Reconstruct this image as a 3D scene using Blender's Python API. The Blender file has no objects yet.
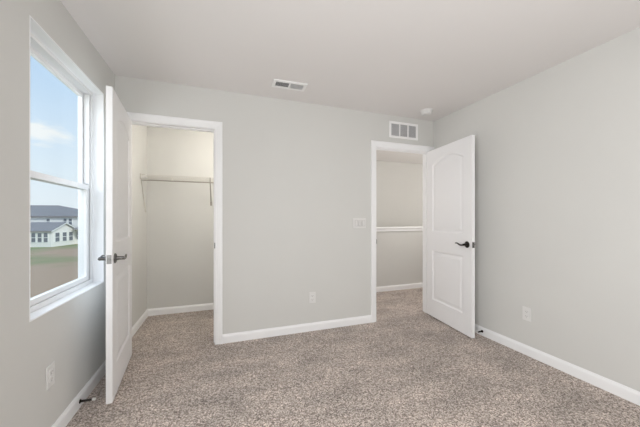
import bpy, bmesh, math, random
from mathutils import Vector, Matrix

# ------------------------------------------------------------------ camera, world, lights, exposure
S = bpy.context.scene
COL = S.collection
W, H = 3.406, 2.44                     # room width, ceiling height (m)
YREAR = -3.45
PI = math.pi

cam_d = bpy.data.cameras.new('camera')
cam = bpy.data.objects.new('camera', cam_d)
COL.objects.link(cam)
cam.location = (0.857, -2.852, 1.2016)
cam.rotation_euler = (math.radians(90), 0, -0.3426)
cam_d.sensor_width = 36.0
cam_d.lens = 278.74 / 640 * 36.0
cam_d.shift_y = -5.3 / 640 * -1.0
cam_d.clip_start = 0.02
cam_d.clip_end = 400
S.camera = cam

S.view_settings.view_transform = 'Standard'
S.view_settings.look = 'None'
S.view_settings.gamma = 1
S.view_settings.use_curve_mapping = False
S.view_settings.exposure = 0.02
S.cycles.max_bounces = 16
S.cycles.diffuse_bounces = 12

wd = bpy.data.worlds.new('sky')
S.world = wd
wd.use_nodes = True
nt = wd.node_tree
nt.nodes.clear()
def N(t, **kw):
    n = nt.nodes.new(t)
    for k, v in kw.items():
        setattr(n, k, v)
    return n
out = N('ShaderNodeOutputWorld'); bg = N('ShaderNodeBackground')
tc = N('ShaderNodeTexCoord'); sep = N('ShaderNodeSeparateXYZ')
ramp = N('ShaderNodeValToRGB')
nt.links.new(tc.outputs['Generated'], sep.inputs[0])
nt.links.new(sep.outputs['Z'], ramp.inputs[0])
e = ramp.color_ramp.elements
e[0].position = 0.0; e[0].color = (0.88, 0.93, 0.98, 1)
e[1].position = 0.62; e[1].color = (0.36, 0.57, 0.90, 1)
k = e.new(0.12); k.color = (0.80, 0.90, 0.99, 1)
k = e.new(0.32); k.color = (0.62, 0.79, 0.99, 1)
# one elongated cumulus bank low in the north-west, ragged by noise
def VM(op, a, b=None):
    n = N('ShaderNodeVectorMath', operation=op); nt.links.new(a, n.inputs[0])
    if b is not None: n.inputs[1].default_value = b
    return n
def MA(op, a, b):
    n = N('ShaderNodeMath', operation=op)
    for i, v in enumerate((a, b)):
        if isinstance(v, (int, float)): n.inputs[i].default_value = v
        else: nt.links.new(v, n.inputs[i])
    return n.outputs[0]
CD = Vector((-0.424, 0.878, 0.215)).normalized()
CT = Vector((CD.y, -CD.x, 0)).normalized()
ta = MA('DIVIDE', MA('SUBTRACT', VM('DOT_PRODUCT', tc.outputs['Generated'], CT).outputs['Value'], 0.0), 0.055)
tz = MA('DIVIDE', MA('SUBTRACT', sep.outputs['Z'], CD.z), 0.026)
dd = MA('SQRT', MA('ADD', MA('MULTIPLY', ta, ta), MA('MULTIPLY', tz, tz)), 0.0)
nz = N('ShaderNodeTexNoise'); nz.inputs['Scale'].default_value = 1.0
nz.inputs['Detail'].default_value = 6; nz.inputs['Roughness'].default_value = 0.55
mp = N('ShaderNodeMapping'); mp.inputs['Scale'].default_value = (14, 14, 45)
nt.links.new(tc.outputs['Generated'], mp.inputs[0]); nt.links.new(mp.outputs[0], nz.inputs['Vector'])
cl_in = MA('ADD', MA('MULTIPLY', dd, -0.42), MA('MULTIPLY', nz.outputs['Fac'], 1.1))
cr = N('ShaderNodeValToRGB')
cr.color_ramp.elements[0].position = 0.06; cr.color_ramp.elements[0].color = (0, 0, 0, 1)
cr.color_ramp.elements[1].position = 0.42; cr.color_ramp.elements[1].color = (0.9, 0.9, 0.9, 1)
nt.links.new(cl_in, cr.inputs[0])
mx = N('ShaderNodeMixRGB'); mx.inputs[2].default_value = (1.0, 1.0, 1.0, 1)
nt.links.new(cr.outputs['Color'], mx.inputs[0])
nt.links.new(ramp.outputs['Color'], mx.inputs[1])
nt.links.new(mx.outputs[0], bg.inputs['Color'])
bg.inputs['Strength'].default_value = 1.0
nt.links.new(bg.outputs[0], out.inputs[0])

def lamp(name, kind, loc, power, color, direction=None, size=None, size_y=None, radius=None):
    d = bpy.data.lights.new(name, kind)
    d.energy = power; d.color = color
    if kind == 'AREA':
        d.shape = 'RECTANGLE'; d.size = size; d.size_y = size_y or size
    elif kind == 'POINT':
        d.shadow_soft_size = radius
    o = bpy.data.objects.new(name, d); COL.objects.link(o)
    o.location = loc
    if direction is not None:
        o.rotation_euler = Vector(direction).to_track_quat('-Z', 'Y').to_euler()
    return o

sun = lamp('sun', 'SUN', (20, -20, 30), 2.2, (1.0, 0.94, 0.86), (-0.5, 0.6, -0.6)); sun.data.angle = math.radians(4)
lamp('daylight_left_window', 'AREA', (-0.95, -1.05, 1.95), 43, (0.97, 0.98, 1.0), (1, 0.1, -0.5), 2.3, 1.5)
lamp('fill_left_rear', 'AREA', (0.06, -2.75, 1.35), 38, (0.97, 0.985, 1.0), (1, 0.18, 0), 0.9, 1.6)  # added fill beside the solid left wall behind the camera; no window there
lamp('fill_rear', 'AREA', (1.5, YREAR + 0.06, 1.25), 35.5, (1.0, 0.995, 0.99), (-0.15, 1, 0.08), 2.6, 1.8)  # wide soft fill added in front of the closed rear wall
lamp('closet_light', 'POINT', (1.12, 0.21, 1.97), 16.5, (1.0, 0.95, 0.87), radius=0.06)
lamp('hall_light', 'POINT', (4.25, 0.45, 1.95), 22.0, (1.0, 0.95, 0.91), radius=0.12)
lamp('hall_fill', 'POINT', (2.25, 0.60, 1.6), 9.0, (1.0, 0.95, 0.92), radius=0.2)  # extra point added to brighten the open hall door
lamp('stair_fill', 'AREA', (7.8, 1.78, 1.5), 50.0, (1.0, 0.95, 0.90), (-1, 0.06, 0), 0.9, 1.6)  # fill added at the closed hall end to brighten the stairwell wall

# ------------------------------------------------------------------ materials
def base_mat(name, color, rough=0.5, metal=0.0, spec=0.5):
    m = bpy.data.materials.new(name); m.use_nodes = True
    b = m.node_tree.nodes['Principled BSDF']
    b.inputs['Base Color'].default_value = (*color, 1)
    b.inputs['Roughness'].default_value = rough
    b.inputs['Metallic'].default_value = metal
    b.inputs['Specular IOR Level'].default_value = spec
    return m

def noisy(name, c1, c2, scale, rough=0.6, bump=0.1, dist=0.001, metal=0.0, spec=0.4, detail=3, coords='Object', stretch=None, bscale=None):
    """two close colours mixed by noise, plus a fine bump"""
    m = base_mat(name, c1, rough, metal, spec)
    t = m.node_tree; b = t.nodes['Principled BSDF']
    tc = t.nodes.new('ShaderNodeTexCoord'); n = t.nodes.new('ShaderNodeTexNoise')
    n.inputs['Scale'].default_value = scale; n.inputs['Detail'].default_value = detail
    src = tc.outputs[coords]
    if stretch:
        mpn = t.nodes.new('ShaderNodeMapping'); mpn.inputs['Scale'].default_value = stretch
        t.links.new(src, mpn.inputs[0]); src = mpn.outputs[0]
    t.links.new(src, n.inputs['Vector'])
    mix = t.nodes.new('ShaderNodeMixRGB'); mix.inputs[1].default_value = (*c1, 1); mix.inputs[2].default_value = (*c2, 1)
    t.links.new(n.outputs['Fac'], mix.inputs[0]); t.links.new(mix.outputs[0], b.inputs['Base Color'])
    if bump:
        n2 = n
        if bscale:
            n2 = t.nodes.new('ShaderNodeTexNoise'); n2.inputs['Scale'].default_value = bscale
            n2.inputs['Detail'].default_value = 2; t.links.new(src, n2.inputs['Vector'])
        bp = t.nodes.new('ShaderNodeBump'); bp.inputs['Strength'].default_value = bump; bp.inputs['Distance'].default_value = dist
        t.links.new(n2.outputs['Fac'], bp.inputs['Height']); t.links.new(bp.outputs[0], b.inputs['Normal'])
    return m

M = {}
M['wall'] = noisy('greige_wall_paint', (0.620, 0.619, 0.600), (0.640, 0.639, 0.620), 3, 0.85, 0.06, 0.0006, bscale=320)
M['ceil'] = noisy('ceiling_paint', (0.765, 0.745, 0.738), (0.78, 0.76, 0.753), 2.5, 0.9, 0.15, 0.001, bscale=160)
M['trim'] = noisy('white_trim_paint', (0.86, 0.865, 0.875), (0.88, 0.885, 0.895), 6, 0.35, 0.03, 0.0004, bscale=60)
M['door'] = noisy('white_door_paint', (0.83, 0.83, 0.84), (0.85, 0.85, 0.86), 5, 0.4, 0.05, 0.0004, stretch=(30, 30, 2), bscale=20)
M['vinyl'] = noisy('white_vinyl', (0.78, 0.78, 0.785), (0.80, 0.80, 0.805), 8, 0.3, 0.02, 0.0003)
M['plastic'] = noisy('white_plastic', (0.73, 0.725, 0.715), (0.75, 0.745, 0.735), 20, 0.35, 0.02, 0.0002)
M['gap'] = noisy('shaded_plastic_seam', (0.50, 0.495, 0.485), (0.54, 0.535, 0.525), 40, 0.5, 0.02, 0.0002)
M['track'] = noisy('grey_track', (0.34, 0.345, 0.36), (0.38, 0.385, 0.40), 30, 0.5, 0.02, 0.0003)
M['slot'] = noisy('socket_slot', (0.22, 0.22, 0.21), (0.26, 0.25, 0.24), 60, 0.6, 0.02, 0.0002)
M['bronze'] = noisy('dark_bronze', (0.025, 0.022, 0.02), (0.05, 0.045, 0.04), 40, 0.28, 0.03, 0.0002, metal=0.85)
M['nickel'] = noisy('satin_nickel', (0.18, 0.18, 0.175), (0.24, 0.238, 0.23), 60, 0.3, 0.03, 0.0002, metal=1.0)
M['gunmetal'] = noisy('aged_nickel', (0.15, 0.145, 0.14), (0.22, 0.215, 0.21), 60, 0.22, 0.03, 0.0002, metal=1.0)
M['rubber'] = noisy('white_rubber', (0.75, 0.74, 0.72), (0.78, 0.77, 0.75), 60, 0.6, 0.03, 0.0002)
M['wire'] = noisy('wire_coating', (0.56, 0.54, 0.50), (0.60, 0.58, 0.54), 40, 0.4, 0.02, 0.0002)
M['vent'] = noisy('vent_paint', (0.86, 0.86, 0.86), (0.88, 0.88, 0.88), 30, 0.4, 0.02, 0.0002)
M['filter'] = noisy('grey_filter_fabric', (0.40, 0.40, 0.41), (0.46, 0.46, 0.47), 25, 0.9, 0.05, 0.0005)
M['duct'] = noisy('duct_shade', (0.17, 0.17, 0.175), (0.21, 0.21, 0.215), 15, 0.8, 0.02, 0.0002)

M['shaderail'] = noisy('shaded_rail_coating', (0.25, 0.23, 0.20), (0.30, 0.28, 0.25), 40, 0.4, 0.02, 0.0002)  # shade under the hanging rail put into its colour; strut shares it
def carpet():
    m = base_mat('cut_pile_carpet', (0.35, 0.3, 0.27), 1.0, 0, 0.1)
    t = m.node_tree; b = t.nodes['Principled BSDF']
    b.inputs['Sheen Weight'].default_value = 0.15
    tc = t.nodes.new('ShaderNodeTexCoord')
    def noise(scale, det, rough=0.5, stretch=None):
        n = t.nodes.new('ShaderNodeTexNoise'); n.inputs['Scale'].default_value = scale
        n.inputs['Detail'].default_value = det; n.inputs['Roughness'].default_value = rough
        src = tc.outputs['Object']
        if stretch:
            q = t.nodes.new('ShaderNodeMapping'); q.inputs['Scale'].default_value = stretch[:3]; q.inputs['Rotation'].default_value = (0, 0, stretch[3])
            t.links.new(src, q.inputs[0]); src = q.outputs[0]
        t.links.new(src, n.inputs['Vector'])
        return n
    # tufts: every cell its own shade, blended with a slower yarn variation
    vo = t.nodes.new('ShaderNodeTexVoronoi'); vo.inputs['Scale'].default_value = 150
    t.links.new(tc.outputs['Object'], vo.inputs['Vector'])
    sp = t.nodes.new('ShaderNodeSeparateColor'); t.links.new(vo.outputs['Color'], sp.inputs[0])
    yarn = noise(85, 3, 0.75)
    fine = t.nodes.new('ShaderNodeMix'); fine.data_type = 'FLOAT'; fine.inputs[0].default_value = 0.62
    t.links.new(sp.outputs[0], fine.inputs[2]); t.links.new(yarn.outputs['Fac'], fine.inputs[3])
    r = t.nodes.new('ShaderNodeValToRGB')
    el = r.color_ramp.elements
    el[0].position = 0.22; el[0].color = (0.085, 0.066, 0.054, 1)
    el[1].position = 0.78; el[1].color = (0.82, 0.74, 0.685, 1)
    a = el.new(0.42); a.color = (0.27, 0.227, 0.203, 1)
    a = el.new(0.56); a.color = (0.44, 0.385, 0.352, 1)
    t.links.new(fine.outputs[0], r.inputs[0])
    # brushed patches where the pile leans another way
    big = noise(2.3, 4, 0.6, (1.0, 2.2, 1.0, 0.6))
    r2 = t.nodes.new('ShaderNodeValToRGB')
    r2.color_ramp.elements[0].position = 0.36; r2.color_ramp.elements[0].color = (0.90, 0.895, 0.885, 1)
    r2.color_ramp.elements[1].position = 0.64; r2.color_ramp.elements[1].color = (1.24, 1.22, 1.20, 1)
    t.links.new(big.outputs['Fac'], r2.inputs[0])
    mul = t.nodes.new('ShaderNodeMixRGB'); mul.blend_type = 'MULTIPLY'; mul.inputs[0].default_value = 1
    t.links.new(r.outputs[0], mul.inputs[1]); t.links.new(r2.outputs[0], mul.inputs[2])
    t.links.new(mul.outputs[0], b.inputs['Base Color'])
    bp = t.nodes.new('ShaderNodeBump'); bp.inputs['Strength'].default_value = 0.5; bp.inputs['Distance'].default_value = 0.005
    t.links.new(fine.outputs[0], bp.inputs['Height']); t.links.new(bp.outputs[0], b.inputs['Normal'])
    return m
M['carpet'] = carpet()

def glass():
    m = bpy.data.materials.new('window_glass'); m.use_nodes = True
    t = m.node_tree; t.nodes.clear()
    o = t.nodes.new('ShaderNodeOutputMaterial'); mixs = t.nodes.new('ShaderNodeMixShader')
    tr = t.nodes.new('ShaderNodeBsdfTransparent'); gl = t.nodes.new('ShaderNodeBsdfGlossy')
    tr.inputs[0].default_value = (0.95, 0.97, 0.97, 1); gl.inputs['Roughness'].default_value = 0.02
    lw = t.nodes.new('ShaderNodeLayerWeight'); lw.inputs['Blend'].default_value = 0.5
    pw = t.nodes.new('ShaderNodeMath'); pw.operation = 'POWER'; pw.inputs[1].default_value = 5
    ml = t.nodes.new('ShaderNodeMath'); ml.operation = 'MULTIPLY_ADD'; ml.inputs[1].default_value = 0.15; ml.inputs[2].default_value = 0.01
    t.links.new(lw.outputs['Facing'], pw.inputs[0]); t.links.new(pw.outputs[0], ml.inputs[0])
    t.links.new(ml.outputs[0], mixs.inputs[0]); t.links.new(tr.outputs[0], mixs.inputs[1]); t.links.new(gl.outputs[0], mixs.inputs[2])
    t.links.new(mixs.outputs[0], o.inputs[0])
    return m
M['glass'] = glass()

# ------------------------------------------------------------------ helpers
def obj(name, bm, m, parent=None, kind=None, smooth=False, loc=None):
    bmesh.ops.recalc_face_normals(bm, faces=bm.faces)
    me = bpy.data.meshes.new(name); bm.to_mesh(me); bm.free()
    me.materials.append(M[m] if isinstance(m, str) else m)
    if smooth:
        for p in me.polygons: p.use_smooth = True
        try: me.set_sharp_from_angle(angle=math.radians(35))
        except Exception: pass
    o = bpy.data.objects.new(name, me); COL.objects.link(o)
    if parent: o.parent = parent
    if kind: o['kind'] = kind
    if loc: o.location = loc
    return o

def tag(o, label, cat, kind=None, group=None):
    o['label'] = label; o['category'] = cat
    if kind: o['kind'] = kind
    if group: o['group'] = group
    return o

def empty(name, loc=(0, 0, 0), rz=0.0):
    o = bpy.data.objects.new(name, None); COL.objects.link(o)
    o.empty_display_size = 0.05
    o.location = loc; o.rotation_euler = (0, 0, rz)
    return o

def box(x0, x1, y0, y1, z0, z1, bev=0.0, bm=None, seg=2):
    n = bmesh.new()
    bmesh.ops.create_cube(n, size=1)
    for v in n.verts:
        v.co = Vector(((x0 + x1) / 2 + v.co.x * (x1 - x0), (y0 + y1) / 2 + v.co.y * (y1 - y0), (z0 + z1) / 2 + v.co.z * (z1 - z0)))
    if bev: bmesh.ops.bevel(n, geom=n.edges[:], offset=bev, segments=seg, affect='EDGES', profile=0.5)
    return join(bm, n)

def join(bm, n):
    if bm is None: return n
    tmp = bpy.data.meshes.new('tmp'); n.to_mesh(tmp); n.free()
    bm.from_mesh(tmp); bpy.data.meshes.remove(tmp)
    return bm

def tube(pts, r, seg=10, bm=None, caps=True):
    """round bar through pts; r one radius or one per point"""
    n = bmesh.new(); P = [Vector(p) for p in pts]
    rs = r if isinstance(r, (list, tuple)) else [r] * len(P)
    rings = []; prev = None
    for i, p in enumerate(P):
        d = (P[min(i + 1, len(P) - 1)] - P[max(i - 1, 0)]).normalized()
        if prev is None:
            u = d.cross(Vector((0, 0, 1)))
            if u.length < 1e-3: u = d.cross(Vector((1, 0, 0)))
        else:
            u = prev - d * prev.dot(d)
        u.normalize(); prev = u; w = d.cross(u)
        rings.append([n.verts.new(p + (u * math.cos(2 * PI * k / seg) + w * math.sin(2 * PI * k / seg)) * rs[i]) for k in range(seg)])
    for a, b in zip(rings, rings[1:]):
        for k in range(seg):
            n.faces.new((a[k], a[(k + 1) % seg], b[(k + 1) % seg], b[k]))
    if caps:
        n.faces.new(rings[0][::-1]); n.faces.new(rings[-1])
    return join(bm, n)

def lathe(profile, origin, axis, seg=32, bm=None):
    """profile: (radius, distance along axis) pairs"""
    n = bmesh.new(); a = Vector(axis).normalized(); o = Vector(origin)
    u = a.orthogonal().normalized(); w = a.cross(u)
    rings = []
    for r, h in profile:
        if r < 1e-6: rings.append([n.verts.new(o + a * h)])
        else: rings.append([n.verts.new(o + a * h + (u * math.cos(2 * PI * k / seg) + w * math.sin(2 * PI * k / seg)) * r) for k in range(seg)])
    for A, B in zip(rings, rings[1:]):
        for k in range(seg):
            q = [A[k % len(A)], A[(k + 1) % len(A)], B[(k + 1) % len(B)], B[k % len(B)]]
            q = list(dict.fromkeys(q))
            if len(q) >= 3: n.faces.new(q)
    for R in (rings[0], rings[-1]):
        if len(R) > 2: n.faces.new(R)
    return join(bm, n)

def sweep(path, normal, profile, bm=None, flip=False):
    """mitred moulding: profile (a = in-plane, to the left of travel; b = along normal) along a polyline lying in a plane"""
    n = bmesh.new(); P = [Vector(p) for p in path]; Nn = Vector(normal).normalized()
    side = []
    for a, b in zip(P, P[1:]):
        s = Nn.cross((b - a).normalized())
        side.append(-s if flip else s)
    rings = []
    for i, p in enumerate(P):
        e1 = side[max(i - 1, 0)]; e2 = side[min(i, len(side) - 1)]
        m = (e1 + e2) / (1 + e1.dot(e2))
        rings.append([n.verts.new(p + m * a + Nn * b) for a, b in profile])
    L = len(profile)
    for A, B in zip(rings, rings[1:]):
        for k in range(L): n.faces.new((A[k], A[(k + 1) % L], B[(k + 1) % L], B[k]))
    n.faces.new(rings[0]); n.faces.new(rings[-1])
    return join(bm, n)

def gridwall(axis, t0, t1, us, zs, holes):
    """one closed mesh: a wall of thickness t0..t1 on the axis, cut along us / zs, without the cells inside holes (u0,u1,z0,z1)"""
    n = bmesh.new(); V = {}
    def vert(i, j, k):
        if (i, j, k) not in V:
            t = (t0, t1)[k]
            V[(i, j, k)] = n.verts.new((t, us[i], zs[j]) if axis == 'x' else (us[i], t, zs[j]))
        return V[(i, j, k)]
    def solid(i, j):
        if not (0 <= i < len(us) - 1 and 0 <= j < len(zs) - 1): return False
        u = (us[i] + us[i + 1]) / 2; z = (zs[j] + zs[j + 1]) / 2
        return not any(a < u < b and c < z < d for a, b, c, d in holes)
    for i in range(len(us) - 1):
        for j in range(len(zs) - 1):
            if not solid(i, j): continue
            for k in (0, 1): n.faces.new([vert(i, j, k), vert(i + 1, j, k), vert(i + 1, j + 1, k), vert(i, j + 1, k)])
            for di, dj, a, b in ((-1, 0, (i, j), (i, j + 1)), (1, 0, (i + 1, j), (i + 1, j + 1)), (0, -1, (i, j), (i + 1, j)), (0, 1, (i, j + 1), (i + 1, j + 1))):
                if not solid(i + di, j + dj): n.faces.new([vert(*a, 0), vert(*b, 0), vert(*b, 1), vert(*a, 1)])
    return n

def copy_tree(o, parent=None):
    c = o.copy(); COL.objects.link(c)
    if parent: c.parent = parent
    for ch in list(o.children): copy_tree(ch, c)
    return c

# ------------------------------------------------------------------ room shell
T = 0.115                                            # partition thickness
CX0, CX1, CZ = 0.083, 0.803, 2.058                   # closet opening between jambs
EX0, EX1, EZ = 2.574, 3.336, 2.040                   # entry opening between jambs
J = 0.018                                            # jamb board
YC = 1.115                                           # closet back wall
WY0, WY1, WZ0, WZ1 = -1.138, -0.243, 0.709, 2.173    # window opening in the left wall
HY = 1.145                                           # stair half wall
HX0, HX1, HYB = 1.57, 8.0, 2.33                      # hall ends and far stair wall

fl = obj('floor', box(-0.12, HX1, YREAR - 0.1, HY + 0.1, -0.25, 0.0), 'carpet')
tag(fl, 'mottled grey-brown cut pile carpet running through the room, closet and hall', 'carpet', 'structure')
cl = obj('ceiling', box(-0.12, HX1, YREAR - 0.1, HYB + 0.1, H, H + 0.3), 'ceil')
tag(cl, 'pale smooth painted ceiling above the room', 'ceiling', 'structure')

wl = obj('wall_left', gridwall('x', -0.15, 0.0, [YREAR - 0.1, WY0, WY1, YC + 0.1], [-0.25, WZ0, WZ1, H], [(WY0, WY1, WZ0, WZ1)]), 'wall')
tag(wl, 'greige wall with the double-hung window', 'wall', 'structure')
wb = obj('wall_back', gridwall('y', 0.0, T, [0.0, CX0 - J, CX1 + J, EX0 - J, EX1 + J, W], [0.0, CZ + J, EZ + J, H] if CZ < EZ else [0.0, EZ + J, CZ + J, H],
    [(CX0 - J, CX1 + J, -1, CZ + J), (EX0 - J, EX1 + J, -1, EZ + J)]), 'wall')
tag(wb, 'greige wall between the closet and the hall doorway', 'wall', 'structure')
wr = obj('wall_right', box(W, W + 0.12, YREAR - 0.1, T, -0.1, H), 'wall')
tag(wr, 'plain greige wall behind the open hall door', 'wall', 'structure')
wq = obj('wall_rear', gridwall('y', YREAR - 0.1, YREAR, [0.0, W], [0.0, H], []), 'wall')
tag(wq, 'greige wall facing the two doorways', 'wall', 'structure')
# closet and hall shell
wc = obj('wall_closet_back', box(0.0, HX0 - 0.1, YC, YC + 0.1, 0, H), 'wall'); tag(wc, 'closet wall behind the wire shelf', 'wall', 'structure')
wcr = obj('wall_closet_right', box(HX0 - 0.1, HX0, T, YC + 0.1, 0, H), 'wall'); tag(wcr, 'closet side wall hidden right of the closet opening', 'wall', 'structure')
wh = obj('wall_hall_back', box(HX0, HX1, HYB, HYB + 0.1, -2.6, H), 'wall'); tag(wh, 'far stairwell wall seen above the white ledge in the hall', 'wall', 'structure')
tag(obj('wall_hall_left', box(HX0 - 0.1, HX0, YC + 0.1, HYB + 0.1, -2.6, H), 'wall'), 'plain wall closing the left end of the hall', 'wall', 'structure')
tag(obj('wall_hall_right', box(HX1, HX1 + 0.1, T, HYB + 0.1, -2.6, H), 'wall'), 'plain wall closing the right end of the hall', 'wall', 'structure')
tag(obj('wall_hall_front', box(W + 0.12, HX1, 0.0, T, 0, H), 'wall'), 'plain hall wall right of the bedroom doorway', 'wall', 'structure')
ws = obj('wall_stair', box(HX0, HX1, HY, HY + 0.11, 0, 1.0), 'wall'); tag(ws, 'low half wall below the white ledge in the hall', 'half wall', 'structure')
cap = box(HX0, HX1, HY - 0.028, HY + 0.138, 1.036, 1.062, 0.006)
cap = box(HX0, HX1, HY - 0.014, HY - 0.0005, 0.992, 1.037, 0.003, bm=cap)
cap = box(HX0, HX1, HY, HY + 0.11, 1.0, 1.037, bm=cap)
cp = obj('trim_5', cap, 'trim'); tag(cp, 'white wooden ledge capping the half wall in the hall', 'ledge', 'structure')

# baseboards (profile: a = up the wall, b = out from the wall)
BASE = [(0, 0), (0, 0.014), (0.060, 0.014), (0.070, 0.012), (0.077, 0.0075), (0.083, 0.006), (0.085, 0.004), (0.085, 0)]
def baseboard(name, p0, p1, normal, label):
    v = Vector(p1) - Vector(p0)
    up = Vector(normal).cross(v.normalized())
    bm = sweep([p0, p1], normal, BASE, flip=up.z < 0)
    o = obj(name, bm, 'trim')
    tag(o, label, 'baseboard', 'structure'); return o
CW = 0.066                                            # casing width
baseboard('baseboard_left', (0, YREAR, 0), (0, 0, 0), (1, 0, 0), 'white baseboard below the window')
baseboard('baseboard_back', (CX1 + 0.005 + CW, 0, 0), (EX0 - 0.005 - CW, 0, 0), (0, -1, 0), 'white baseboard between the closet casing and the hall door casing')
baseboard('baseboard_right', (W, -0.0, 0), (W, YREAR, 0), (-1, 0, 0), 'white baseboard running along the wall behind the hall door')
baseboard('baseboard_closet_left', (0, T, 0), (0, YC, 0), (1, 0, 0), 'white baseboard on the left side inside the closet')
baseboard('baseboard_closet_back', (0.014, YC, 0), (HX0 - 0.1, YC, 0), (0, -1, 0), 'white baseboard along the back inside the closet')
baseboard('baseboard_hall', (HX0, HY, 0), (HX1, HY, 0), (0, -1, 0), 'white baseboard under the half wall in the hall')

# door casings: mitred colonial profile (a = outward from the opening, b = out from the wall)
CAS = [(0, 0), (0, 0.009), (0.004, 0.011), (0.018, 0.0115), (0.024, 0.0135), (0.034, 0.0145), (0.044, 0.0175), (0.052, 0.0185), (0.061, 0.0185), (CW, 0.0155), (CW, 0)]
def casing(name, x0, x1, z, y, ny, label):
    path = [(x0, y, 0), (x0, y, z), (x1, y, z), (x1, y, 0)]
    bm = sweep(path, (0, ny, 0), CAS, flip=(ny > 0))
    o = obj(name, bm, 'trim')
    # the moulding must grow away from the opening
    tag(o, label, 'door casing', 'structure'); return o
def jamb(name, x0, x1, z, label, swing):
    bm = bmesh.new()
    prof_in = [(x0, 0), (x0, z), (x1, z), (x1, 0)]
    P = [(x0, 0, 0), (x0, 0, z), (x1, 0, z), (x1, 0, 0)]
    bm = sweep(P, (0, 1, 0), [(0, 0), (0, T), (J, T), (J, 0)], flip=True)
    o = obj(name, bm, 'trim'); tag(o, label, 'door frame', 'structure')
    st = sweep(P, (0, 1, 0), [(0, 0.040), (0, 0.075), (-0.010, 0.075), (-0.010, 0.043), (-0.007, 0.040)], flip=True)
    obj('door_stop_strip', st, 'trim', o)
    return o
R_ = 0.005
casing('trim_1', CX0 - R_, CX1 + R_, CZ + R_, 0.0, -1, 'white moulded casing around the closet opening')
j1 = jamb('trim_2', CX0, CX1, CZ, 'white jamb lining the closet opening', 1)
casing('trim_3', EX0 - R_, EX1 + R_, EZ + R_, 0.0, -1, 'white moulded casing around the hall doorway')
j2 = jamb('trim_4', EX0, EX1, EZ, 'white jamb lining the hall doorway', 1)
casing('trim_6', CX0 - R_, CX1 + R_, CZ + R_, T, 1, 'white casing on the inner side of the closet opening')
casing('trim_7', EX0 - R_, EX1 + R_, EZ + R_, T, 1, 'white casing on the hall side of the doorway')
def strike(parent, x, sx, z):
    bm = box(min(x, x - sx * 0.002), max(x, x - sx * 0.002), 0.004, 0.034, z - 0.028, z + 0.028, 0.0006)
    bm = tube([(x - sx * 0.001, 0.006, z), (x - sx * 0.001, -0.004, z), (x + sx * 0.002, -0.010, z)], 0.0022, 8, bm=bm)
    bm = box(x - 0.0015, x + 0.004, -0.0075, 0.006, z - 0.026, z + 0.026, 0.001, bm=bm)
    o = obj('strike_plate', bm, 'gunmetal', parent); o['label'] = 'dark metal strike plate'
strike(j1, CX1, 1, 0.945)
strike(j2, EX0, -1, 0.935)

# ------------------------------------------------------------------ doors
def inset(poly, d):
    out = []
    n = len(poly)
    for i in range(n):
        p0, p1, p2 = Vector(poly[i - 1]), Vector(poly[i]), Vector(poly[(i + 1) % n])
        a = (p1 - p0).normalized(); b = (p2 - p1).normalized()
        na = Vector((-a.y, a.x)); nb = Vector((-b.y, b.x))
        m = (na + nb) / (1 + na.dot(nb))
        q = p1 + m * d; out.append((q.x, q.y))
    return out

def panel_outlines(w):
    s0, s1 = 0.118, w - 0.118
    lower = [(s0, 0.222), (s1, 0.222), (s1, 0.818), (s0, 0.818)]
    za, zp = 1.855, 1.932
    upper = [(s0, 1.045), (s1, 1.045)]
    # camber: shoulders then a shallow arch
    K = 18
    for k in range(K + 1):
        u = 1 - k / K
        x = s0 + (s1 - s0) * u
        upper.append((x, za + (zp - za) * math.sin(PI * u)))
    return [lower, upper]

def leaf_mesh(w, z0, z1, t=0.035):
    """door leaf: X along the width from the hinge, Y thickness 0..t, both faces with two moulded panels"""
    bm = bmesh.new()
    prof = [(0.0, 0.0), (0.004, 0.0035), (0.010, 0.0075), (0.016, 0.0090), (0.024, 0.0090), (0.034, 0.0070), (0.050, 0.0035), (0.056, 0.0030)]
    for face in (0, 1):
        y = lambda d: d if face == 0 else t - d
        edges = []
        outer = [bm.verts.new((x, y(0), z)) for x, z in ((0, z0), (w, z0), (w, z1), (0, z1))]
        for i in range(4): edges.append(bm.edges.new((outer[i], outer[(i + 1) % 4])))
        for pl in panel_outlines(w):
            prev = [bm.verts.new((x, y(0), z)) for x, z in pl]
            for i in range(len(prev)): edges.append(bm.edges.new((prev[i], prev[(i + 1) % len(prev)])))
            for d, dep in prof[1:]:
                cur = [bm.verts.new((x, y(dep), z)) for x, z in inset(pl, d)]
                for i in range(len(cur)):
                    j = (i + 1) % len(cur)
                    bm.faces.new((prev[i], prev[j], cur[j], cur[i]))
                prev = cur
            bm.faces.new(prev)
        bmesh.ops.triangle_fill(bm, edges=edges, use_beauty=True, use_dissolve=False)
        if face == 0: first = outer
        else:
            for i in range(4): bm.faces.new((first[i], first[(i + 1) % 4], outer[(i + 1) % 4], outer[i]))
    return bm

def lever(parent, x, z, y, ny, dirx, m, label=None):
    """round rose with a wave lever; ny = way off the door face, dirx = way the lever points"""
    bm = lathe([(0.0, 0.0), (0.033, 0.0), (0.0335, 0.004), (0.030, 0.008), (0.024, 0.0105), (0.014, 0.012), (0.0125, 0.020), (0.0115, 0.038), (0.012, 0.046), (0.010, 0.051), (0.0, 0.052)], (x, y, z), (0, ny, 0), 32)
    rose = obj('door_handle', bm, m, parent, smooth=True)
    if label: rose['label'] = label
    yo = y + ny * 0.045
    pts = []; rad = []
    for k in range(15):
        u = k / 14
        px = x + dirx * (0.125 * u - 0.006)
        pz = z - 0.007 * math.sin(PI * min(u / 0.55, 1.0)) + (0.010 * math.sin(PI * (u - 0.5) / 0.62) if u > 0.5 else 0)
        py = yo + ny * (0.006 * math.sin(PI * u))
        pts.append((px, py, pz)); rad.append(0.0098 - 0.0042 * u if k < 14 else 0.0040)
    obj('lever', tube(pts, rad, 12), m, rose, smooth=True)
    return rose

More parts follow.
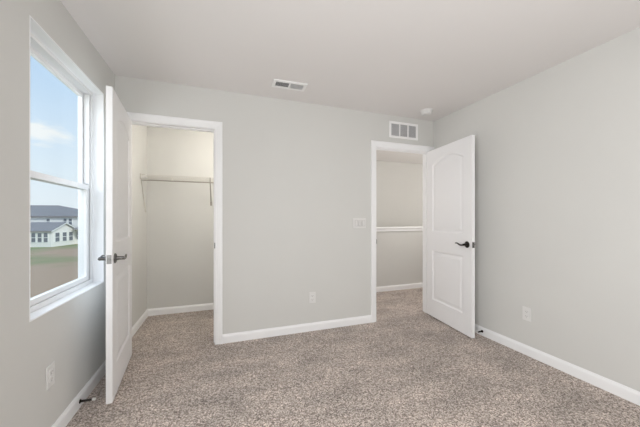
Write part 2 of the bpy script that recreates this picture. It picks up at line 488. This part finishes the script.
def hinge(parent, z):
    bm = tube([(0, -0.006, z - 0.045), (0, -0.006, z + 0.045)], 0.006, 12)
    bm = tube([(0, -0.006, z - 0.05), (0, -0.006, z + 0.05)], 0.0035, 10, bm=bm)
    bm = box(-0.0017, 0.0, -0.004, 0.03, z - 0.044, z + 0.044, bm=bm)
    obj('hinge', bm, 'nickel', parent, smooth=True)

def door(name, pivot, w, z0, z1, hand, angle, metal, latch_metal, label, hlabel):
    """hand +1: closed leaf runs to +x from the pivot; -1: to -x (mirrored mesh)"""
    root = empty(name, (pivot[0], pivot[1], 0), angle)
    root['kind'] = 'structure'; tag(root, label, 'door', 'structure')
    bm = leaf_mesh(w, z0, z1)
    flipx = lambda b: [setattr(v.co, 'x', v.co.x * hand) for v in b.verts]
    flipx(bm)
    leaf = obj('door_leaf', bm, 'door', root)
    zl = 0.94; xl = hand * (w - 0.063)
    lever(root, xl, zl, 0.035, 1, -hand, metal, hlabel)
    lever(root, xl, zl, 0.0, -1, -hand, metal, hlabel)
    e = hand * w
    lp = box(min(e, e + hand * 0.0018), max(e, e + hand * 0.0018), 0.0045, 0.0305, zl - 0.0285, zl + 0.0285, 0.0006)
    plate = obj('latch_plate', lp, latch_metal, root)
    lb = box(min(e, e + hand * 0.010), max(e, e + hand * 0.010), 0.010, 0.025, zl - 0.009, zl + 0.009, 0.002)
    obj('latch_bolt', lb, latch_metal, plate)
    for hz in (0.25, 1.05, 1.83): hinge(root, hz)
    return root

# entry door: hinged on the right jamb, swung 83 degrees into the room
th = math.radians(83)
door('door_1', (EX1 - 0.001, -0.003), 0.757, 0.014, 2.037, -1, th, 'bronze', 'gunmetal',
     'white two-panel arch-top door standing open against the plain right wall', 'black curved lever handle')
# closet door: hinged on the left jamb, swung towards the window wall
tc_ = math.radians(84.0)
door('door_2', (CX0 + 0.008, -0.003), 0.715, 0.014, 2.053, 1, -tc_, 'gunmetal', 'nickel',
     'white two-panel arch-top closet door swung open edge-on beside the window', 'dark curved lever handle')

# ------------------------------------------------------------------ window
win = empty('window_1', (0, (WY0 + WY1) / 2, WZ0))
tag(win, 'white double-hung window looking out on a neighbouring house', 'window', 'structure')
oy, oz = (WY0 + WY1) / 2, WZ0
def wobj(name, bm, m, parent=None, **k):
    # meshes are laid out in room coordinates; shift them into the window's own frame
    if parent is None: parent = win
    for v in bm.verts: v.co -= Vector((0, oy, oz))
    return obj(name, bm, m, parent, **k)
def ring(x0, x1, y0, y1, z0, z1, wy, wz0, wz1, bev=0.002):
    """rectangular frame with mitred look: four bars of one closed mesh"""
    n = bmesh.new()
    O = [(y0, z0), (y1, z0), (y1, z1), (y0, z1)]
    I = [(y0 + wy, z0 + wz0), (y1 - wy, z0 + wz0), (y1 - wy, z1 - wz1), (y0 + wy, z1 - wz1)]
    vs = {}
    for k, x in enumerate((x0, x1)):
        for i in range(4):
            vs['o', i, k] = n.verts.new((x, *O[i])); vs['i', i, k] = n.verts.new((x, *I[i]))
    for i in range(4):
        j = (i + 1) % 4
        for k in (0, 1): n.faces.new((vs['o', i, k], vs['o', j, k], vs['i', j, k], vs['i', i, k]))
        n.faces.new((vs['o', i, 0], vs['o', j, 0], vs['o', j, 1], vs['o', i, 1]))
        n.faces.new((vs['i', i, 0], vs['i', j, 0], vs['i', j, 1], vs['i', i, 1]))
    if bev: bmesh.ops.bevel(n, geom=[e for e in n.edges if len(e.link_faces) == 2 and e.calc_face_angle(0) > 0.5], offset=bev, segments=2, affect='EDGES')
    return n
XF = -0.066
# painted return boards lining the opening (stool, head and sides), thin eased edge at the room side
wobj('window_liner', ring(XF - 0.002, 0.0008, WY0, WY1, WZ0, WZ1, 0.006, 0.006, 0.006, 0.0012), 'trim')
F0, F1 = WY0 + 0.006, WY1 - 0.006; G0, G1 = WZ0 + 0.006, WZ1 - 0.006
wobj('window_frame', ring(-0.150, XF, F0, F1, G0, G1, 0.026, 0.027, 0.024), 'vinyl')
a0, a1 = F0 + 0.030, F1 - 0.030; b0, b1 = G0 + 0.029, G1 - 0.027
ZM = 1.436                                                     # meeting rail
for e0, e1 in ((F0 + 0.026, F0 + 0.031), (F1 - 0.031, F1 - 0.026)):
    wobj('sash_track', box(-0.112, XF - 0.012, e0, e1, G0 + 0.026, 1.43), 'track')
us = wobj('upper_sash', ring(-0.138, -0.112, a0, a1, ZM - 0.016, b1, 0.030, 0.034, 0.030), 'vinyl')
wobj('glass_pane', box(-0.129, -0.124, a0 + 0.028, a1 - 0.028, ZM + 0.016, b1 - 0.028), 'glass', us)
wobj('jamb_cover', join(box(-0.110, -0.076, a1 - 0.012, a1, ZM + 0.03, b1, 0.002), box(-0.110, -0.076, a0, a0 + 0.012, ZM + 0.03, b1, 0.002)), 'vinyl')
ls = wobj('lower_sash', ring(-0.108, -0.080, a0 + 0.004, a1 - 0.004, b0, ZM + 0.020, 0.040, 0.030, 0.036), 'vinyl')
wobj('glass_pane', box(-0.097, -0.092, a0 + 0.042, a1 - 0.042, b0 + 0.028, ZM - 0.014), 'glass', ls)

# ------------------------------------------------------------------ wire shelf in the closet
SH, SY0, SY1, SX0, SX1 = 1.700, 0.80, YC - 0.004, 0.012, HX0 - 0.112
shelf = empty('wire_shelf', (SX0, SY1, SH))
tag(shelf, 'white ventilated wire shelf with hanging rail inside the closet', 'shelf')
def sobj(name, bm, m='wire', parent=None, **k):
    for v in bm.verts: v.co -= Vector((SX0, SY1, SH))
    return obj(name, bm, m, parent or shelf, smooth=True, **k)
bm = None
x = SX0 + 0.012; nw = 0
while x < SX1:
    end = [(x, SY0, SH - 0.052)] if nw % 4 == 0 else []
    bm = tube([(x, SY1, SH), (x, SY0 + 0.003, SH), (x, SY0, SH - 0.004)] + end, 0.0010, 6, bm=bm); x += 0.0254; nw += 1
for yy in (SY1 - 0.008, SY1 - 0.11, SY0 + 0.10): bm = tube([(SX0, yy, SH - 0.004), (SX1, yy, SH - 0.004)], 0.0022, 8, bm=bm)
dk = sobj('wire_deck', bm)
sobj('front_rail', tube([(SX0, SY0, SH + 0.002), (SX1, SY0, SH + 0.002)], 0.0028, 10))
sobj('hanging_rail', tube([(SX0, SY0 - 0.002, SH - 0.058), (SX1, SY0 - 0.002, SH - 0.058)], 0.0065, 10), 'shaderail')
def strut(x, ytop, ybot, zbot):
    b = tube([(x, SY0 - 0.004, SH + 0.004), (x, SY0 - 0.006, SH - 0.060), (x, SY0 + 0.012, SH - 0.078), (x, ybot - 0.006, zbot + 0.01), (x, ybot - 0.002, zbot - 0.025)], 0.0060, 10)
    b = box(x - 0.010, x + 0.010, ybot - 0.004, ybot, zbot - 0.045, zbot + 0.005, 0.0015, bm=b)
    sobj('support_strut', b, 'shaderail')
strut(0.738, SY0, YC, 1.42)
# end bracket on the left closet wall
b = box(0.0005, 0.009, SY0 - 0.012, SY0 + 0.012, SH - 0.052, SH + 0.014, 0.002)
b = tube([(0.008, SY0, SH - 0.03), (0.008, YC - 0.10, SH - 0.42)], 0.0045, 10, bm=b)
sobj('end_bracket', b)
for xx in (0.28, 1.1):
    c = box(xx - 0.008, xx + 0.008, YC - 0.014, YC - 0.0005, SH - 0.012, SH + 0.012, 0.002)
    sobj('wall_clip', c, 'plastic')

# ------------------------------------------------------------------ wall plates
def outlet(name, loc, rz, label):
    """duplex outlet facing local -Y"""
    r = empty(name, loc, rz); tag(r, label, 'outlet', group='wall outlets')
    obj('cover_plate', box(-0.037, 0.037, -0.006, -0.0003, -0.059, 0.059, 0.0028), 'plastic', r)
    for z in (0.0195, -0.0195):
        bm = box(-0.0165, 0.0165, -0.0085, -0.005, z - 0.0145, z + 0.0145, 0.004, seg=3)
        s = obj('socket', bm, 'plastic', r)
        sl = box(-0.0085, -0.0062, -0.0088, -0.008, z - 0.003, z + 0.006)
        sl = box(0.0062, 0.0085, -0.0088, -0.008, z - 0.002, z + 0.005, bm=sl)
        sl = lathe([(0, 0), (0.0026, 0), (0.0026, 0.0008), (0, 0.0008)], (0, -0.008, z - 0.0085), (0, -1, 0), 12, bm=sl)
        obj('slots', sl, 'slot', s)
    obj('screw', lathe([(0, 0), (0.003, 0), (0.0025, 0.001), (0, 0.0012)], (0, -0.0058, 0), (0, -1, 0), 12), 'plastic', r)
    return r
outlet('wall_outlet', (1.787, 0, 0.356), 0, 'white duplex outlet low on the wall between the two doorways')
outlet('wall_outlet', (W, -1.148, 0.362), -PI / 2, 'white duplex outlet low on the plain right wall')
outlet('wall_outlet', (0, -0.970, 0.366), PI / 2, 'white duplex outlet below the window')

sw = empty('light_switch', (2.352, 0, 1.152)); tag(sw, 'white triple rocker light switch beside the hall doorway', 'light switch')
obj('cover_plate', box(-0.083, 0.083, -0.006, -0.0003, -0.058, 0.058, 0.0028), 'plastic', sw)
for dx in (-0.046, 0, 0.046):
    fr = obj('rocker_bezel', ring(-0.0072, -0.0055, -0.0175, 0.0175, -0.0345, 0.0345, 0.003, 0.003, 0.003, 0), 'gap', sw)
    fr.rotation_euler = (0, 0, PI / 2); fr.location = (dx, -0.0127, 0)
    n = bmesh.new()
    vs = [n.verts.new(c) for c in ((-0.0155, -0.0055, -0.0325), (0.0155, -0.0055, -0.0325), (0.0155, -0.0055, 0.0325), (-0.0155, -0.0055, 0.0325),
                                   (-0.0155, -0.0105, -0.0325), (0.0155, -0.0105, -0.0325), (0.0155, -0.0065, 0.0325), (-0.0155, -0.0065, 0.0325))]
    for q in ((0, 1, 2, 3), (4, 5, 6, 7), (0, 1, 5, 4), (1, 2, 6, 5), (2, 3, 7, 6), (3, 0, 4, 7)): n.faces.new([vs[i] for i in q])
    obj('rocker', n, 'plastic', sw, loc=(dx, 0, 0))

# ------------------------------------------------------------------ vents and smoke detector
cv = empty('ceiling_vent', (1.457, -0.328, H)); cv.rotation_euler = (0, 0, -0.03)
tag(cv, 'white two-bank supply register in the ceiling', 'vent')
def rect_frame(hx, hy, z0, z1, w, bar=None):
    """flat frame around the origin in XY, facing -Z"""
    n = ring(z0, z1, -hx, hx, -hy, hy, w, w, w, 0.0015)
    for v in n.verts: v.co = Vector((v.co.y, v.co.z, v.co.x))
    if bar: n = box(-bar, bar, -hy + w, hy - w, z0, z1, bm=n)
    return n
obj('register_frame', rect_frame(0.155, 0.072, -0.009, -0.0004, 0.026, 0.006), 'vent', cv)
obj('duct_opening', box(-0.131, 0.131, -0.048, 0.048, -0.0012, -0.0004), 'duct', cv)
for sx, tilt in ((-1, 0.45), (1, 0.90)):
    n = None
    for k in range(6):
        yc = -0.0385 + 0.0154 * k
        q = box(-0.060, 0.060, -0.0072, 0.0072, -0.0005, 0.0005)
        bmesh.ops.rotate(q, verts=q.verts, cent=(0, 0, 0), matrix=Matrix.Rotation(tilt, 3, 'X'))
        bmesh.ops.translate(q, verts=q.verts, vec=(sx * 0.0675, yc, -0.0066))
        n = join(n, q)
    obj('louver_bank', n, 'vent', cv)

rv = empty('wall_vent', (2.953, 0, 2.270)); tag(rv, 'white three-section return air grille on the wall above the hall doorway', 'vent')
n = ring(-0.010, -0.0004, -0.205, 0.205, -0.098, 0.098, 0.026, 0.026, 0.026, 0.0018)
for v in n.verts: v.co = Vector((v.co.y, v.co.x, v.co.z))
for bx in (-0.0597, 0.0597): n = box(bx - 0.0065, bx + 0.0065, -0.0095, -0.0004, -0.074, 0.074, bm=n)
obj('grille_frame', n, 'vent', rv)
obj('air_filter', box(-0.181, 0.181, -0.0012, -0.0004, -0.074, 0.074), 'filter', rv)
for bx in (-0.1195, 0, 0.1195):
    n = None
    for k in range(8):
        q = box(-0.0006, 0.0006, -0.0042, 0.0042, -0.0735, 0.0735)
        bmesh.ops.rotate(q, verts=q.verts, cent=(0, 0, 0), matrix=Matrix.Rotation(-0.62, 3, 'Z'))
        bmesh.ops.translate(q, verts=q.verts, vec=(bx - 0.046 + 0.01314 * k, -0.0055, 0))
        n = join(n, q)
    obj('louver_bank', n, 'vent', rv)

sd = empty('smoke_detector', (3.078, -0.255, H)); tag(sd, 'round white smoke detector on the ceiling near the corner', 'smoke detector')
obj('mounting_base', lathe([(0, -0.0004), (0.070, -0.0004), (0.0705, -0.008), (0.068, -0.012), (0, -0.012)], (0, 0, 0), (0, 0, 1), 40), 'plastic', sd, smooth=True)
obj('detector_cover', lathe([(0, -0.012), (0.060, -0.012), (0.061, -0.020), (0.058, -0.022), (0.058, -0.027), (0.061, -0.029), (0.058, -0.040), (0.048, -0.047), (0.02, -0.049), (0, -0.049)], (0, 0, 0), (0, 0, 1), 40), 'plastic', sd, smooth=True)
obj('test_button', lathe([(0, -0.048), (0.011, -0.048), (0.0105, -0.0515), (0, -0.052)], (0.012, 0, 0), (0, 0, 1), 24), 'plastic', sd, smooth=True)

# ------------------------------------------------------------------ baseboard door stops
def stopper(loc, rz, label):
    """screws into the baseboard, sticks out along local +X"""
    r = empty('door_stop', loc, rz); tag(r, label, 'door stop', group='door stops')
    obj('mounting_flange', lathe([(0, 0.0), (0.013, 0.0), (0.013, 0.003), (0.007, 0.006), (0.006, 0.010), (0, 0.010)], (0, 0, 0), (1, 0, 0), 20), 'bronze', r, smooth=True)
    pts = []
    for k in range(151):
        a = 2 * PI * k / 10
        u = k / 150
        rr = 0.0062 - 0.0014 * u
        pts.append((0.009 + 0.060 * u, rr * math.cos(a), rr * math.sin(a)))
    obj('spring', tube(pts, 0.0017, 6), 'bronze', r, smooth=True)
    t = obj('rubber_tip', lathe([(0, 0.066), (0.0075, 0.066), (0.0085, 0.070), (0.0085, 0.080), (0.006, 0.084), (0, 0.085)], (0, 0, 0), (1, 0, 0), 20), 'rubber', r, smooth=True)
    t['label'] = 'white rubber tip'
    return r
stopper((0.0138, -0.668, 0.040), -0.04, 'spring door stop on the baseboard below the window')
stopper((W - 0.0138, -0.712, 0.045), PI, 'spring door stop on the baseboard behind the open hall door')

# ------------------------------------------------------------------ outdoors: ground and the neighbouring house
GZ = -2.9
def out_mat():
    m = noisy('bare_earth_and_grass', (0.47, 0.33, 0.22), (0.24, 0.29, 0.12), 0.075, 1.0, 0.3, 0.05, detail=5, stretch=(1, 1, 1), bscale=4)
    t = m.node_tree
    nz = [q for q in t.nodes if q.type == 'TEX_NOISE'][0]; mix = [q for q in t.nodes if q.type == 'MIX_RGB'][0]
    rp = t.nodes.new('ShaderNodeValToRGB'); rp.color_ramp.elements[0].position = 0.47; rp.color_ramp.elements[1].position = 0.66
    t.links.new(nz.outputs['Fac'], rp.inputs[0]); t.links.new(rp.outputs[0], mix.inputs[0])
    return m
M['ground'] = out_mat()
M['siding'] = noisy('white_lap_siding', (0.84, 0.84, 0.81), (0.87, 0.87, 0.84), 1.0, 0.6, 0.3, 0.01, stretch=(0.2, 0.2, 6))
M['shingle'] = noisy('grey_shingles', (0.24, 0.23, 0.235), (0.30, 0.29, 0.29), 2.0, 0.9, 0.3, 0.02, stretch=(1, 1, 4))
M['hglass'] = noisy('dark_window_glass', (0.14, 0.16, 0.19), (0.22, 0.24, 0.27), 0.8, 0.15, 0.0)
M['htrim'] = noisy('white_house_trim', (0.82, 0.84, 0.83), (0.85, 0.87, 0.86), 3, 0.5, 0.02)

g = obj('ground', box(-110, 60, -40, 160, GZ - 1.0, GZ), 'ground')
tag(g, 'bare brown earth with patches of thin grass outside', 'ground', 'structure')

house = empty('house', (-22.3, 48.4, GZ), -0.3426 + math.radians(8))
tag(house, 'white two-storey house with grey roof and sunroom seen through the window', 'house')
def prism(profile, x0, x1, bm=None):
    """profile in (y, z) extruded along x"""
    n = bmesh.new()
    A = [n.verts.new((x0, y, z)) for y, z in profile]; B = [n.verts.new((x1, y, z)) for y, z in profile]
    L = len(profile)
    for i in range(L): n.faces.new((A[i], A[(i + 1) % L], B[(i + 1) % L], B[i]))
    n.faces.new(A[::-1]); n.faces.new(B)
    return join(bm, n)
# main block and its hip roof
MX0, MX1, MY0, MY1, ME, MR = -22, 1.5, 5.0, 13.0, 4.45, 6.45
obj('main_wall', box(MX0, MX1, MY0, MY1, -0.3, ME), 'siding', house)
n = bmesh.new()
o_ = 0.4
lo = [n.verts.new(c) for c in ((MX0 - o_, MY0 - o_, ME - 0.05), (MX1 + o_, MY0 - o_, ME - 0.05), (MX1 + o_, MY1 + o_, ME - 0.05), (MX0 - o_, MY1 + o_, ME - 0.05))]
hi = [n.verts.new(c) for c in ((MX0 - o_, MY0 - o_, ME + 0.12), (MX1 + o_, MY0 - o_, ME + 0.12), (MX1 + o_, MY1 + o_, ME + 0.12), (MX0 - o_, MY1 + o_, ME + 0.12))]
r0 = n.verts.new((MX0 + 4, 9.0, MR)); r1 = n.verts.new((-5.4, 9.0, MR))
n.faces.new(lo)
for i in range(4): n.faces.new((lo[i], lo[(i + 1) % 4], hi[(i + 1) % 4], hi[i]))
n.faces.new((hi[0], hi[1], r1, r0)); n.faces.new((hi[1], hi[2], r1)); n.faces.new((hi[2], hi[3], r0, r1)); n.faces.new((hi[3], hi[0], r0))
obj('main_roof', n, 'shingle', house)
# sunroom: gable end to the right, ridge along the main block
SE, SR, SW = 2.35, 3.45, 5.0
obj('sunroom_wall', prism([(0, -0.3), (SW - 0.01, -0.3), (SW - 0.01, SE), (SW / 2, SR), (0, SE)], -11, 0), 'siding', house)
t_ = 0.14; ov = 0.3; sl = (SR - SE) / (SW / 2)
obj('sunroom_roof', prism([(-ov, SE - sl * ov + 0.02), (SW / 2, SR + 0.02), (SW - 0.01, SE + 0.05), (SW - 0.01, SE + t_ + 0.03), (SW / 2, SR + t_), (-ov, SE - sl * ov + t_)], -11.2, 0.22), 'shingle', house)
n = prism([(-ov, SE - sl * ov - 0.05), (SW / 2, SR - 0.08), (SW - 0.01, SE - 0.05), (SW - 0.01, SE + 0.10), (SW / 2, SR + 0.07), (-ov, SE - sl * ov + 0.10)], 0.225, 0.26)
obj('rake_board', n, 'htrim', house)
obj('porch_roof', prism([(MY0 - 1.3, 2.35), (MY0 - 0.01, 2.75), (MY0 - 0.01, 2.87), (MY0 - 1.3, 2.47)], 0.3, MX1 + 0.4), 'shingle', house)
def hwin_front(xc, z0, z1, w, y):
    f = ring(0, 0.06, -w / 2 - 0.07, w / 2 + 0.07, z0 - 0.07, z1 + 0.07, 0.07, 0.07, 0.07, 0)
    f = box(0.0, 0.05, -w / 2, w / 2, (z0 + z1) / 2 - 0.035, (z0 + z1) / 2 + 0.035, bm=f)
    for v in f.verts: v.co = Vector((xc + v.co.y, y - 0.07 + v.co.x, v.co.z))
    fo = obj('window_frame', f, 'htrim', house)
    obj('pane', box(xc - w / 2, xc + w / 2, y - 0.035, y - 0.015, z0, z1), 'hglass', fo)
def hwin_side(yc, z0, z1, w, x):
    f = ring(0.005, 0.07, yc - w / 2 - 0.07, yc + w / 2 + 0.07, z0 - 0.07, z1 + 0.07, 0.07, 0.07, 0.07, 0)
    f = box(0.01, 0.06, yc - w / 2, yc + w / 2, (z0 + z1) / 2 - 0.035, (z0 + z1) / 2 + 0.035, bm=f)
    for v in f.verts: v.co.x += x
    fo = obj('window_frame', f, 'htrim', house)
    obj('pane', box(x + 0.015, x + 0.035, yc - w / 2, yc + w / 2, z0, z1), 'hglass', fo)
for xc in (-2.27, -1.47, -0.70): hwin_front(xc, 0.72, 2.02, 0.52, 0)
for yc in (1.05, 2.45, 3.75): hwin_side(yc, 0.72, 2.02, 0.80, 0)
for xc in (-4.05, -1.62, -0.85): hwin_front(xc, 3.15, 4.12, 0.46, MY0)
for xc in (0.35, 1.0): hwin_front(xc, 0.75, 2.05, 0.46, MY0)
